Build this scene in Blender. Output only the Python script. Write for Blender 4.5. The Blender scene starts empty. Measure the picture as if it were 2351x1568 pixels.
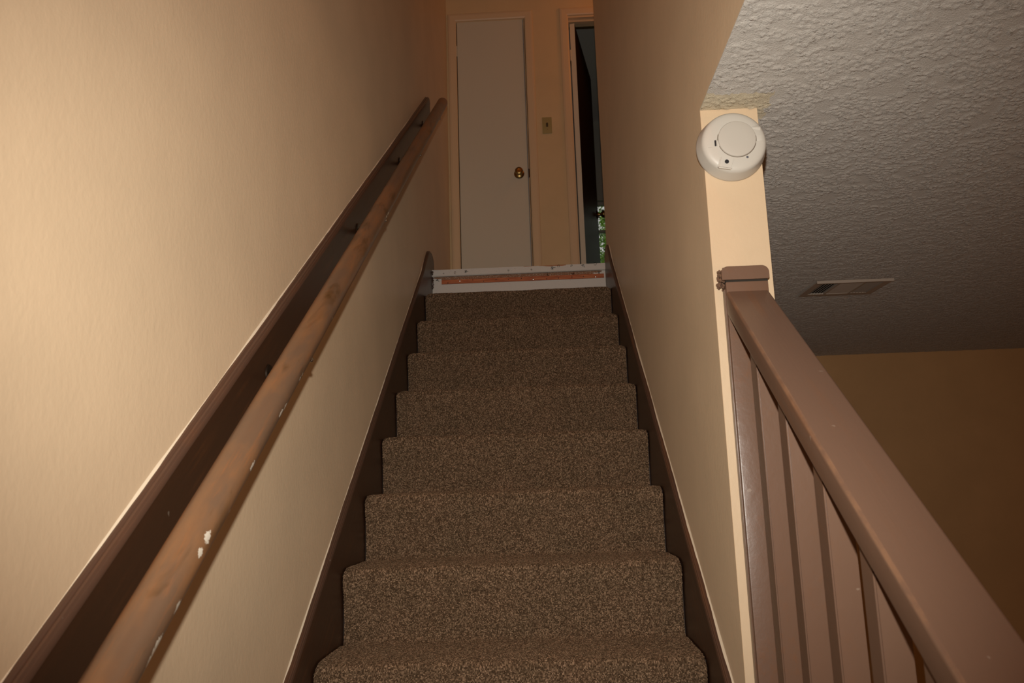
import bpy, bmesh, math, random
import numpy as np
from mathutils import Vector, Matrix, noise

random.seed(4); rng = np.random.default_rng(4)
SC = bpy.context.scene
COL = SC.collection

# ---------------------------------------------------------------- camera
CAM = Vector((0.5533, -1.8879, 0.3951))
right = Vector((0.9986, 0.0427, -0.0312)); up = Vector((0.0384, -0.1786, 0.9832)); fwd = Vector((-0.0364, 0.983, 0.18))
cd = bpy.data.cameras.new('camera'); cam = bpy.data.objects.new('camera', cd); COL.objects.link(cam)
cd.sensor_fit = 'HORIZONTAL'; cd.sensor_width = 23.5; cd.lens = 18.0; cd.clip_start = 0.02
rot = Matrix((right, up, -fwd)).transposed()
cam.matrix_world = Matrix.Translation(CAM) @ rot.to_4x4()
cd.dof.use_dof = True; cd.dof.focus_distance = 2.1; cd.dof.aperture_fstop = 5.6
SC.camera = cam

# ---------------------------------------------------------------- view, world, lights
SC.view_settings.view_transform = 'Standard'; SC.view_settings.look = 'None'
SC.view_settings.exposure = 0.0; SC.view_settings.gamma = 1.0; SC.view_settings.use_curve_mapping = False
SC.cycles.use_denoising = True
SC.cycles.max_bounces = 8
W_ = bpy.data.worlds.new('daylight'); SC.world = W_; W_.use_nodes = True
bg = W_.node_tree.nodes['Background']; bg.inputs[0].default_value = (1.0, 0.98, 0.92, 1); bg.inputs[1].default_value = 0.42

FLASH_W = 113.0; LAMP = (1.0, 0.32, 0.055)
def flash_light(name, loc, rotm, power, colour):      # built-in flash head above the lens
    l = bpy.data.lights.new(name, 'SPOT'); l.spot_size = math.radians(96); l.spot_blend = 1.0; l.shadow_soft_size = .014; l.energy = power; l.color = colour
    o = bpy.data.objects.new(name, l); COL.objects.link(o); o.matrix_world = Matrix.Translation(loc) @ rotm.to_4x4(); return o
def point_light(name, loc, power, colour, r=0.12):
    l = bpy.data.lights.new(name, 'POINT'); l.energy = power; l.color = colour; l.shadow_soft_size = r
    o = bpy.data.objects.new(name, l); COL.objects.link(o); o.location = loc; return o
flash_light('camera_flash', CAM + up*0.16 + fwd*0.03, rot @ Matrix.Rotation(math.radians(-3), 3, 'X'), FLASH_W, (1.0, 0.955, 0.87))
point_light('stairwell_lamp', (0.45, -2.6, 3.6), 17, LAMP)
point_light('upper_hall_lamp', (1.75, 2.55, 3.7), 4.5, LAMP)
point_light('lower_room_fill', (3.0, -2.6, 0.1), 22, (1.0, 0.52, 0.24), .2)  # unseen fill, added to brighten the lower ceiling and far wall

# ---------------------------------------------------------------- key dimensions
RR, T = 0.189, 0.2567; SL = RR / T
SW = 0.903                     # stair width
XL, XR = -0.015, 0.918         # wall faces
WT = 1.041                     # far side of the stair wall
PY = -0.283                    # wall end (pillar) face
ZC = 1.1824                    # lower room ceiling
FL = -7 * RR                   # lower floor
UF = 8 * RR                    # upper floor
UC = 3.95                      # upper ceiling
LY = 8 * T
BY = 3.03                      # upstairs back wall
YE = 2.10                      # end of the right stair wall
s_ = Vector((0, T, RR)).normalized(); n_ = Vector((0, -s_.z, s_.y))

# ---------------------------------------------------------------- materials
def mat(name, col=(.5, .5, .5), rough=.6, metal=0, spec=.5, drough=0.0):
    m = bpy.data.materials.new(name); m.use_nodes = True
    b = m.node_tree.nodes['Principled BSDF']
    b.inputs['Base Color'].default_value = (*col, 1); b.inputs['Roughness'].default_value = rough
    b.inputs['Diffuse Roughness'].default_value = drough
    b.inputs['Metallic'].default_value = metal; b.inputs['Specular IOR Level'].default_value = spec
    return m
class N:
    def __init__(s, m): s.t = m.node_tree; s.b = s.t.nodes['Principled BSDF']
    def n(s, typ, **kw):
        x = s.t.nodes.new(typ)
        for k, v in kw.items():
            if k.startswith('_'): setattr(x, k[1:], v)
            elif k in x.inputs: x.inputs[k].default_value = v
            else: x.inputs[k.replace('_', ' ')].default_value = v
        return x
    def l(s, a, b): s.t.links.new(a, b)
    def pos(s, scale=(1, 1, 1)):
        g = s.n('ShaderNodeNewGeometry'); mp = s.n('ShaderNodeMapping'); mp.inputs['Scale'].default_value = scale
        s.l(g.outputs['Position'], mp.inputs['Vector']); return mp.outputs[0]
    def noise(s, vec, scale, detail=3, rough=.5, dist=0):
        x = s.n('ShaderNodeTexNoise'); x.inputs['Scale'].default_value = scale; x.inputs['Detail'].default_value = detail
        x.inputs['Roughness'].default_value = rough; x.inputs['Distortion'].default_value = dist
        s.l(vec, x.inputs['Vector']); return x.outputs[0]
    def ramp(s, fac, stops):
        x = s.n('ShaderNodeValToRGB'); e = x.color_ramp.elements
        while len(e) < len(stops): e.new(.5)
        for i, (p, c) in enumerate(stops):
            e[i].position = p; e[i].color = (*c, 1) if len(c) == 3 else c
        s.l(fac, x.inputs[0]); return x.outputs[0]
    def mix(s, fac, a, b, typ='MIX'):
        x = s.n('ShaderNodeMix'); x.data_type = 'RGBA'; x.blend_type = typ
        if isinstance(fac, (int, float)): x.inputs[0].default_value = fac
        else: s.l(fac, x.inputs[0])
        for v, i in ((a, 6), (b, 7)):
            if isinstance(v, tuple): x.inputs[i].default_value = (*v, 1)
            else: s.l(v, x.inputs[i])
        return x.outputs[2]
    def bump(s, h, strength, dist):
        x = s.n('ShaderNodeBump'); x.inputs['Strength'].default_value = strength; x.inputs['Distance'].default_value = dist
        s.l(h, x.inputs['Height']); s.l(x.outputs[0], s.b.inputs['Normal']); return x
    def math(s, op, a, b=None):
        x = s.n('ShaderNodeMath'); x.operation = op
        for v, i in ((a, 0), (b, 1)):
            if v is None: continue
            if isinstance(v, (int, float)): x.inputs[i].default_value = v
            else: s.l(v, x.inputs[i])
        return x.outputs[0]

def wall_paint(name, col, rough=.42):
    m = mat(name, col, rough, 0, .35, .13); k = N(m); P = k.pos()
    v = k.noise(P, 3.0, 4, .6); c = k.mix(k.ramp(v, [(.35, (0, 0, 0)), (.7, (1, 1, 1))]), tuple(x*.95 for x in col), tuple(min(1, x*1.04) for x in col))
    # small flecks where the paint is chipped, faint vertical scuffs
    f = k.noise(k.pos((1, 1, .22)), 55, 3, .6); f2 = k.noise(P, 2.3, 2)
    fl = k.math('MULTIPLY', k.ramp(f, [(.72, (0, 0, 0)), (.79, (1, 1, 1))]), k.ramp(f2, [(.50, (0, 0, 0)), (.66, (1, 1, 1))]))
    c = k.mix(k.math('MULTIPLY', fl, .42), c, (.86, .78, .66)); k.l(c, k.b.inputs['Base Color'])
    fine = k.noise(P, 420, 3, .6); peel = k.noise(k.pos((1, 1, .7)), 105, 3, .5); broad = k.noise(P, 6, 2)
    h = k.math('ADD', k.math('ADD', k.math('MULTIPLY', fine, .16), k.math('MULTIPLY', peel, .8)), k.math('MULTIPLY', broad, 1.5))
    k.bump(h, .42, .0014); return m
M = {}
M['wall'] = wall_paint('peach_wall_paint', (.70, .535, .355))
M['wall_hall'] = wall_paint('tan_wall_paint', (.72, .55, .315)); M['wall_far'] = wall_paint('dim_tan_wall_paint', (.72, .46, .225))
M['caulk'] = mat('cream_caulk', (.86, .74, .56), .5)
M['casing'] = mat('tan_gloss_casing', (.73, .56, .35), .38)

def ceiling_mat():
    m = mat('textured_ceiling_paint', (.75, .72, .66), .62, 0, .3, .45); k = N(m); P = k.pos()
    a = k.noise(P, 34, 4, .68); b = None
    c = k.mix(a, (.525, .49, .445), (.61, .575, .525))
    # wall paint brushed over on to the ceiling beside the wall end
    g = k.n('ShaderNodeNewGeometry'); sp = k.n('ShaderNodeSeparateXYZ'); k.l(g.outputs['Position'], sp.inputs[0])
    wob = k.math('MULTIPLY', k.math('SUBTRACT', k.noise(k.pos(), 38, 3), .5), .05)
    y = k.math('ADD', sp.outputs[1], wob); x = k.math('ADD', sp.outputs[0], wob)
    my = k.math('MULTIPLY', k.math('GREATER_THAN', y, -.355), k.math('LESS_THAN', x, 1.062))
    my = k.math('MULTIPLY', my, k.math('LESS_THAN', sp.outputs[1], -.2))
    c = k.mix(k.math('MULTIPLY', my, .75), c, (.62, .53, .36)); k.l(c, k.b.inputs['Base Color'])
    k.bump(k.noise(k.pos(), 230, 3, .7), 1.0, .0028); return m
M['ceiling'] = ceiling_mat()
M['plain_ceiling'] = mat('white_ceiling_paint', (.6, .58, .54), .7)

def trim_mat(name, col, streak, amt=.5, gloss=.36):
    m = mat(name, col, gloss, 0, .45); k = N(m)
    tc = k.n('ShaderNodeTexCoord'); mp = k.n('ShaderNodeMapping'); mp.inputs['Rotation'].default_value = (-math.atan(SL), 0, 0)
    k.l(tc.outputs['Object'], mp.inputs[0]); mp2 = k.n('ShaderNodeMapping'); mp2.inputs['Scale'].default_value = (1, .05, 1); k.l(mp.outputs[0], mp2.inputs[0])
    g = k.noise(mp2.outputs[0], 60, 4, .6); w = k.noise(mp.outputs[0], 5, 3)
    f = k.math('MULTIPLY', k.ramp(g, [(.5, (0, 0, 0)), (.68, (1, 1, 1))]), k.ramp(w, [(.45, (0, 0, 0)), (.62, (1, 1, 1))]))
    c = k.mix(k.math('MULTIPLY', f, amt), col, streak)
    sc = k.ramp(k.noise(mp.outputs[0], 48, 2, .4), [(.76, (0, 0, 0)), (.785, (1, 1, 1))])
    c = k.mix(k.math('MULTIPLY', sc, .3), c, (.42, .34, .26)); k.l(c, k.b.inputs['Base Color'])
    h = k.math('ADD', g, k.math('MULTIPLY', k.noise(mp.outputs[0], 25, 3), .8)); k.bump(h, .35, .0012)
    return m
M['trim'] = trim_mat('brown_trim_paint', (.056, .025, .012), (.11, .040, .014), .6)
M['trim_guard'] = trim_mat('brown_guard_paint', (.160, .092, .060), (.20, .085, .035), .35, .34)  # lighter brown paint of the guard rail
M['post'] = M['trim_guard']; M['moulding'] = trim_mat('worn_flash_lit_moulding_paint', (.105, .056, .036), (.17, .07, .03), .6, .4)  # moulding: flash light on the upward edges is put into its lighter brown

def rail_mat():
    m = mat('worn_brown_handrail', (.17, .085, .045), .30, 0, .5); k = N(m)
    tc = k.n('ShaderNodeTexCoord'); mp = k.n('ShaderNodeMapping'); mp.inputs['Rotation'].default_value = (-math.atan(SL), 0, 0)
    k.l(tc.outputs['Object'], mp.inputs[0]); mp2 = k.n('ShaderNodeMapping'); mp2.inputs['Scale'].default_value = (1, .09, 1); k.l(mp.outputs[0], mp2.inputs[0])
    mp3 = k.n('ShaderNodeMapping'); mp3.inputs['Scale'].default_value = (1, .3, 1); k.l(mp.outputs[0], mp3.inputs[0])
    grain = k.noise(mp2.outputs[0], 90, 4, .65, .3); patch = k.noise(mp3.outputs[0], 11, 4, .6); stain = k.noise(mp3.outputs[0], 17, 4, .6, .5)
    c = k.mix(k.ramp(patch, [(.45, (0, 0, 0)), (.66, (1, 1, 1))]), (.175, .104, .062), (.29, .138, .056))
    c = k.mix(k.ramp(grain, [(.55, (0, 0, 0)), (.75, (.6, .6, .6))]), c, (.32, .13, .048))
    c = k.mix(k.ramp(stain, [(.56, (0, 0, 0)), (.72, (.85, .85, .85))]), c, (.085, .042, .012))
    at = k.n('ShaderNodeAttribute'); at.attribute_name = 'chip'
    ed = k.noise(mp.outputs[0], 260, 2)
    ch = k.ramp(k.math('ADD', at.outputs['Fac'], k.math('MULTIPLY', k.math('SUBTRACT', ed, .5), .9)), [(.42, (0, 0, 0)), (.5, (1, 1, 1))])
    c = k.mix(ch, c, (.72, .66, .55)); k.l(c, k.b.inputs['Base Color'])
    k.l(k.math('ADD', .24, k.math('MULTIPLY', patch, .22)), k.b.inputs['Roughness'])
    k.bump(k.math('ADD', grain, k.math('MULTIPLY', k.noise(mp3.outputs[0], 30, 3), .7)), .25, .0010); return m
def worn_edge(name):
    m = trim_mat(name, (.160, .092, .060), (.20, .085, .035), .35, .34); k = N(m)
    src = k.b.inputs['Base Color'].links[0].from_socket
    g = k.n('ShaderNodeNewGeometry'); sp = k.n('ShaderNodeSeparateXYZ'); k.l(g.outputs['Position'], sp.inputs[0])
    e = k.math('LESS_THAN', k.math('ABSOLUTE', k.math('SUBTRACT', sp.outputs[0], .9368)), .0026)
    f = k.math('MULTIPLY', e, k.ramp(k.noise(k.pos((1, .5, .5)), 30, 4, .7), [(.42, (0, 0, 0)), (.62, (1, 1, 1))]))
    k.l(k.mix(k.math('MULTIPLY', f, .5), src, (.28, .15, .08)), k.b.inputs['Base Color']); return m
M['post_worn'] = worn_edge('worn_brown_rail_paint')
M['rail'] = rail_mat()

def carpet_mat():
    m = mat('brown_heather_carpet', (.1, .06, .03), .95, 0, .1, .35); k = N(m)
    at = k.n('ShaderNodeAttribute'); at.attribute_name = 'tuft'
    c = k.ramp(at.outputs['Fac'], [(0, (.060, .036, .020)), (.35, (.105, .065, .038)), (.60, (.160, .102, .062)), (.85, (.25, .162, .100)), (1, (.36, .24, .155))])
    v = k.noise(k.pos(), 9, 4, .6); c = k.mix(k.ramp(v, [(.35, (0, 0, 0)), (.65, (1, 1, 1))]), c, c)
    tint = k.ramp(v, [(.3, (.88, .90, .88)), (.7, (1.0, .98, .96))]); c = k.mix(1.0, c, tint, 'MULTIPLY')
    k.l(c, k.b.inputs['Base Color']); return m
M['carpet'] = carpet_mat()

def white_riser():
    m = mat('scuffed_white_paint', (.66, .62, .56), .5, 0, .4); k = N(m); P = k.pos()
    d = k.ramp(k.noise(P, 130, 3, .7), [(.60, (0, 0, 0)), (.72, (1, 1, 1))]); dm = k.ramp(k.noise(P, 6, 3), [(.40, (0, 0, 0)), (.6, (1, 1, 1))])
    c = k.mix(k.math('MULTIPLY', k.math('MULTIPLY', d, dm), .5), (.66, .62, .56), (.30, .25, .20))
    # bare wood where the upper front edge is worn
    g = k.n('ShaderNodeNewGeometry'); sp = k.n('ShaderNodeSeparateXYZ'); k.l(g.outputs['Position'], sp.inputs[0])
    wob = k.math('MULTIPLY', k.math('SUBTRACT', k.noise(k.pos((1, 1, 1)), 14, 3), .5), .022)
    z = k.math('ADD', sp.outputs[2], wob)
    w = k.math('MULTIPLY', k.math('GREATER_THAN', z, UF - .0045), k.math('MULTIPLY', k.math('GREATER_THAN', sp.outputs[0], .48), k.math('LESS_THAN', sp.outputs[0], .70)))
    c = k.mix(w, c, (.42, .17, .07)); k.l(c, k.b.inputs['Base Color']); k.bump(k.noise(P, 50, 3), .3, .001); return m
M['white'] = white_riser()
def backing():
    m = mat('torn_carpet_backing', (.30, .14, .07), .9); k = N(m)
    c = k.ramp(k.noise(k.pos((1, 1, 1.6)), 150, 4, .7), [(.50, (.26, .12, .06)), (.58, (.38, .26, .18)), (.68, (.72, .66, .58))])
    k.l(c, k.b.inputs['Base Color']); return m
M['backing'] = backing()
def tack():
    m = mat('orange_tack_wood', (.50, .13, .035), .6); k = N(m)
    c = k.ramp(k.noise(k.pos((.06, 1, 1)), 220, 4, .6), [(.3, (.26, .06, .02)), (.5, (.46, .12, .035)), (.75, (.60, .24, .09))])
    k.l(c, k.b.inputs['Base Color']); return m
M['tack'] = tack()
M['door_white'] = mat('off_white_door_paint', (.66, .63, .50), .45)
M['door_brown'] = mat('dark_brown_door', (.030, .018, .009), .38, 0, .02)
M['gap'] = mat('dark_gap', (.02, .015, .01), .9)
M['brass'] = mat('aged_brass', (.30, .20, .07), .34, 1)
M['almond'] = mat('almond_plastic', (.40, .33, .14), .4)
M['almond_dark'] = mat('dark_brown_toggle', (.10, .07, .035), .4)
M['steel'] = mat('steel', (.5, .48, .45), .25, 1)
M['dark_metal'] = mat('dark_bracket_metal', (.05, .035, .025), .35, .8)
M['det'] = mat('ivory_detector_plastic', (.60, .565, .50), .42)
M['det2'] = mat('ivory_cover_plastic', (.56, .52, .455), .38)
M['black'] = mat('black_slot', (.008, .007, .010), .5)
M['lens'] = mat('smoky_indicator_lens', (.12, .12, .14), .15)
M['vent'] = mat('off_white_vent_metal', (.50, .43, .36), .45)
M['void'] = mat('dark_duct', (.012, .012, .012), .9)
M['floor'] = mat('tan_floor', (.30, .22, .15), .9)
M['grey'] = mat('grey_bedroom_paint', (.34, .32, .27), .7)
M['leaf'] = mat('green_leaf', (.34, .62, .06), .3); kl = N(M['leaf']); kl.l(kl.ramp(kl.noise(kl.pos(), 7, 3, .7), [(.38, (.07, .17, .015)), (.52, (.26, .50, .05)), (.66, (.50, .72, .18))]), kl.b.inputs['Base Color'])
M['bark'] = mat('bark', (.08, .06, .04), .9)
M['substrate'] = mat('plywood_step', (.3, .2, .12), .8)
M['dark_step'] = mat('dark_brown_step_paint', (.03, .017, .01), .7); M['lawn'] = mat('grass_ground', (.08, .16, .03), .9)
gl = mat('window_glass', (1, 1, 1), .0); gl.node_tree.nodes['Principled BSDF'].inputs['Transmission Weight'].default_value = 1.0
gl.node_tree.nodes['Principled BSDF'].inputs['IOR'].default_value = 1.02; M['glass'] = gl

# ---------------------------------------------------------------- helpers
def link(name, me, m, parent=None, loc=None):
    o = bpy.data.objects.new(name, me); COL.objects.link(o)
    if m is not None: me.materials.append(M[m] if isinstance(m, str) else m)
    if parent is not None: o.parent = parent
    if loc is not None: o.location = loc
    return o
def obj(name, bm, m, parent=None, smooth=False, loc=None):
    bmesh.ops.recalc_face_normals(bm, faces=bm.faces[:])
    me = bpy.data.meshes.new(name); bm.to_mesh(me); bm.free()
    if smooth:
        for p in me.polygons: p.use_smooth = True
        try: me.set_sharp_from_angle(angle=math.radians(38))
        except Exception: pass
    if parent is not None and loc is None: # geometry is written in world coordinates
        off = Vector(); p = parent
        while p is not None: off -= p.location; p = p.parent
        if off.length: me.transform(Matrix.Translation(off))
    return link(name, me, m, parent, loc)
def thing(name, label, cat, loc=(0, 0, 0), group=None):
    o = bpy.data.objects.new(name, None); COL.objects.link(o); o.location = loc; o.empty_display_size = .05
    return tag(o, label, cat, group)
def tag(o, label, cat, group=None):
    o['label'] = label; o['category'] = cat
    if group: o['group'] = group
    return o
def struct(o, label=None, cat=None):
    o['kind'] = 'structure'
    if label: o['label'] = label
    if cat: o['category'] = cat
    return o
def box(bm, x0, x1, y0, y1, z0, z1, bev=0, seg=2):
    vs = [bm.verts.new((x, y, z)) for x in (x0, x1) for y in (y0, y1) for z in (z0, z1)]
    f = [bm.faces.new([vs[i] for i in q]) for q in ((0, 1, 3, 2), (4, 6, 7, 5), (0, 4, 5, 1), (2, 3, 7, 6), (0, 2, 6, 4), (1, 5, 7, 3))]
    if bev: bmesh.ops.bevel(bm, geom=list({e for q in f for e in q.edges}), offset=bev, segments=seg, profile=.6, affect='EDGES')
    return bm
def nb(): return bmesh.new()
def mbox(*a, **k): return box(nb(), *a, **k)
def prism(bm, pts, x0, x1):                       # polygon in the y-z plane, extruded along x
    a = [bm.verts.new((x0, y, z)) for y, z in pts]; b = [bm.verts.new((x1, y, z)) for y, z in pts]
    bm.faces.new(a); bm.faces.new(b[::-1]); n = len(pts)
    for i in range(n): bm.faces.new((a[i], b[i], b[(i+1) % n], a[(i+1) % n]))
    return bm
def lathe(bm, prof, centre, axis, seg=48):        # prof: (radius, distance along axis)
    ax = Vector(axis).normalized(); u = ax.orthogonal().normalized(); v = ax.cross(u); c = Vector(centre); rings = []
    for r, h in prof:
        if r < 1e-6: rings.append([bm.verts.new(c + ax*h)])
        else: rings.append([bm.verts.new(c + ax*h + (u*math.cos(2*math.pi*i/seg) + v*math.sin(2*math.pi*i/seg))*r) for i in range(seg)])
    for a, b in zip(rings, rings[1:]):
        for i in range(seg):
            j = (i+1) % seg
            if len(a) == 1 and len(b) == 1: continue
            if len(a) == 1: bm.faces.new((a[0], b[i], b[j]))
            elif len(b) == 1: bm.faces.new((a[i], a[j], b[0]))
            else: bm.faces.new((a[i], a[j], b[j], b[i]))
    return bm
def tube(bm, pts, r, seg=10):
    pts = [Vector(p) for p in pts]; rings = []
    for i, p in enumerate(pts):
        d = (pts[min(i+1, len(pts)-1)] - pts[max(i-1, 0)]).normalized(); u = d.orthogonal().normalized(); v = d.cross(u)
        if rings:
            pu = prev - d*prev.dot(d); u = pu.normalized(); v = d.cross(u)
        prev = u
        rr = r[i] if isinstance(r, (list, tuple)) else r
        rings.append([bm.verts.new(p + (u*math.cos(2*math.pi*k/seg) + v*math.sin(2*math.pi*k/seg))*rr) for k in range(seg)])
    for a, b in zip(rings, rings[1:]):
        for k in range(seg): bm.faces.new((a[k], a[(k+1) % seg], b[(k+1) % seg], b[k]))
    bm.faces.new(rings[0][::-1]); bm.faces.new(rings[-1]); return bm
def sh(x, s, h): return Vector((x, 0, 0)) + s_*s + n_*h       # stair cross-section coordinates
def s_of(y, h): return (y + h*s_.z)/s_.y                      # distance along the slope for a given y
def nz(x, y=0, z=0): return noise.noise(Vector((x, y, z)))

# ---------------------------------------------------------------- room shell
YB = -4.6
struct(obj('wall_left', mbox(-.135, XL, YB, 5.62, FL-.1, UC), 'wall'), 'peach painted wall on the left of the staircase', 'wall')
bm = nb(); prism(bm, [(PY, FL), (YE, FL), (YE, UC), (YB, UC), (YB, ZC+.003), (PY, ZC+.003)], XR, WT)
ed = [e for e in bm.edges if all(abs(v.co.y-PY) < 1e-4 for v in e.verts) and abs(e.verts[0].co.x-e.verts[1].co.x) < 1e-4]
bmesh.ops.bevel(bm, geom=ed, offset=.0012, segments=1, affect='EDGES')
struct(obj('wall_right', bm, 'wall'), 'peach painted wall on the right of the stairs ending in a narrow end face', 'wall')
# ceiling slab plus its hand-trowelled relief, modelled as a real height field over the part in reach of the stairs
bm = nb(); box(bm, XR, WT, YB, PY, ZC+.0008, ZC+.003); box(bm, WT, 5.1, YB, 3.42, ZC+.0008, ZC+.1)
def field(nx, ny, step, lam_lo, lam_hi, seed):
    r = np.random.default_rng(seed).normal(size=(ny, nx)); F = np.fft.rfft2(r)
    fy = np.fft.fftfreq(ny, step)[:, None]; fx = np.fft.rfftfreq(nx, step)[None, :]; f = np.sqrt(fx**2+fy**2)
    F *= np.exp(-(f*lam_lo)**2)*(1-np.exp(-(f*lam_hi)**2)); g = np.fft.irfft2(F, s=(ny, nx)); return g/g.std()
def sstep(a, b, v): t = np.clip((v-a)/(b-a), 0, 1); return t*t*(3-2*t)
cstep = .0044; cxs = np.arange(XR, 4.05, cstep); cys = np.arange(-.85, 3.371, cstep); cnx, cny = len(cxs), len(cys)
CX, CY = np.meshgrid(cxs, cys)
lump = field(cnx, cny, cstep, .0095, .028, 1); patch = field(cnx, cny, cstep, .045, .20, 2); fine = field(cnx, cny, cstep, .006, .016, 3)
H = (.0023*sstep(-.35, .35, lump) + .0007*np.clip(fine, -1.5, 2))*sstep(-.75, -.25, patch+.25*lump) + .0001
H[(CX > 1.69) & (CX < 2.022) & (CY > 1.29) & (CY < 1.555)] = 0
cz = ZC + .0002 - np.clip(H, 0, .005)
ci = np.arange(cnx*cny).reshape(cny, cnx)
keep = ~((CX[:-1, 1:] < WT+.0005) & (CY[1:, :-1] > PY))
cq = np.stack([ci[:-1, :-1], ci[1:, :-1], ci[1:, 1:], ci[:-1, 1:]], -1)[keep]
me_c = bpy.data.meshes.new('relief'); me_c.from_pydata(np.stack([CX, CY, cz], -1).reshape(-1, 3).tolist(), [], cq.tolist())
for p_ in (me_c,): p_.polygons.foreach_set('use_smooth', np.ones(len(p_.polygons), dtype=bool))
me_b = bpy.data.meshes.new('slab'); bmesh.ops.recalc_face_normals(bm, faces=bm.faces[:]); bm.to_mesh(me_b); bm.free()
bm = nb(); bm.from_mesh(me_b); bm.from_mesh(me_c); me_all = bpy.data.meshes.new('ceiling'); bm.to_mesh(me_all); bm.free()
bpy.data.meshes.remove(me_b); bpy.data.meshes.remove(me_c)
struct(link('ceiling', me_all, 'ceiling'), 'textured grey ceiling of the lower room', 'ceiling')
struct(obj('ceiling_upper', mbox(-.135, 3.4, YB, 5.62, UC, UC+.1), 'plain_ceiling'), 'upper ceiling', 'ceiling')
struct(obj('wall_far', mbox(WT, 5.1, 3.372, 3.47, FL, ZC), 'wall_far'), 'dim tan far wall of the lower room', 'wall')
struct(obj('wall_room', mbox(5.0, 5.1, YB, 3.42, FL, ZC), 'wall_hall'), 'side wall of the lower room', 'wall')
bm = nb(); box(bm, -.135, 5.1, YB-.1, YB, FL, ZC); box(bm, -.135, WT, YB-.1, YB, ZC, UC)
struct(obj('wall_behind', bm, 'wall'), 'wall behind the viewer', 'wall')
struct(obj('floor', mbox(-.135, 5.1, YB-.1, 3.47, FL-.1, FL), 'floor'), 'lower floor', 'floor')
struct(obj('floor_upper', mbox(XL, 3.4, LY+.03, 5.62, UF-.2, UF-.001), 'floor'), 'upper landing floor', 'floor')
struct(obj('wall_hall', mbox(WT, 3.4, 2.0, 2.1, UF, UC), 'wall_hall'), 'hall side wall', 'wall')
struct(obj('wall_hall_end', mbox(3.3, 3.4, 2.1, 5.62, UF, UC), 'grey'), 'end wall upstairs', 'wall')
# upstairs back wall with two door openings
BT = .115
C0, C1, CH = .050, .522, 3.556         # closet opening
D0, D1, DH = .815, 1.60, 3.552         # bedroom opening
bm = nb()
for a in ((XL, C0, UF, UC), (C0, C1, CH, UC), (C1, D0, UF, UC), (D0, D1, DH, UC), (D1, 3.3, UF, UC)):
    box(bm, a[0], a[1], BY, BY+BT, a[2], a[3])
bmesh.ops.remove_doubles(bm, verts=bm.verts[:], dist=1e-5)
struct(obj('wall_back', bm, 'wall_hall'), 'tan wall at the top of the stairs with two doorways', 'wall')
struct(obj('wall_partition', mbox(.66, .72, BY+BT, 5.5, UF, UC), 'grey'), 'partition behind the closet', 'wall')
# bedroom window wall
WX0, WX1, WZ0, WZ1 = 1.08, 2.2, 2.25, 3.12
bm = nb()
for a in ((XL, WX0, UF, UC), (WX1, 3.3, UF, UC), (WX0, WX1, UF, WZ0), (WX0, WX1, WZ1, UC)): box(bm, a[0], a[1], 5.5, 5.62, a[2], a[3])
struct(obj('wall_window', bm, 'grey'), 'grey bedroom wall holding the window', 'wall')

# ---------------------------------------------------------------- casings (trim)
def casing(name, x0, x1, ztop, label, w=.057, left=True, rgt=True):
    t = bpy.data.objects.new(name, None); COL.objects.link(t); t.location = (x0, BY, UF); struct(t, label, 'door casing')
    prof = [(0, 0), (0, -.010), (.008, -.014), (.040, -.016), (.052, -.013), (.057, -.008), (.057, 0)]   # inner edge -> outer edge
    def leg(sx, xe):
        bm = nb(); pts = []
        for z0 in (UF, ztop):
            pts.append([bm.verts.new((xe + sx*u, BY + v, z0 + (u if z0 > UF else 0))) for u, v in prof])
        for i in range(len(prof)): j = (i+1) % len(prof); bm.faces.new((pts[0][i], pts[0][j], pts[1][j], pts[1][i]))
        bm.faces.new(pts[0]); bm.faces.new(pts[1][::-1]); obj('side_casing', bm, 'casing', t)
    if left: leg(-1, x0)
    if rgt: leg(1, x1)
    bm = nb(); a = [bm.verts.new((x0-u, BY+v, ztop+u)) for u, v in prof]; b = [bm.verts.new((x1+u, BY+v, ztop+u)) for u, v in prof]
    for i in range(len(prof)): j = (i+1) % len(prof); bm.faces.new((a[i], a[j], b[j], b[i]))
    bm.faces.new(a); bm.faces.new(b[::-1]); obj('head_casing', bm, 'casing', t)
    return t
casing('trim_1', C0+.004, C1+.004, CH-.004, 'tan casing around the narrow white closet door')
t2 = casing('trim_2', D0+.008, D1, DH+.002, 'tan casing around the half open doorway at the top right')
# jambs of both openings
def jamb(name, x0, x1, zt, m, lab, stopy):
    t = bpy.data.objects.new(name, None); COL.objects.link(t); t.location = (x0, BY, UF); struct(t, lab, 'door jamb')
    obj('side_jamb', mbox(x0, x0+.012, BY, BY+BT, UF, zt), m, t); obj('side_jamb', mbox(x1-.012, x1, BY, BY+BT, UF, zt), m, t)
    obj('head_jamb', mbox(x0+.012, x1-.012, BY, BY+BT, zt-.012, zt), m, t)
    obj('door_stop', mbox(x0+.012, x1-.012, stopy, stopy+.03, zt-.026, zt-.012), m, t)
    return t
jamb('trim_3', D0, D1, DH, 'casing', 'tan jamb lining the half open doorway', BY+.03)
jamb('trim_4', C0-.008, C1+.008, CH+.004, 'casing', 'jamb lining the closet doorway', BY+.045)
struct(obj('wall_closet', mbox(XL, .66, 4.0, 4.05, UF, UC), 'void'), 'closet back wall', 'wall')

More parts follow.
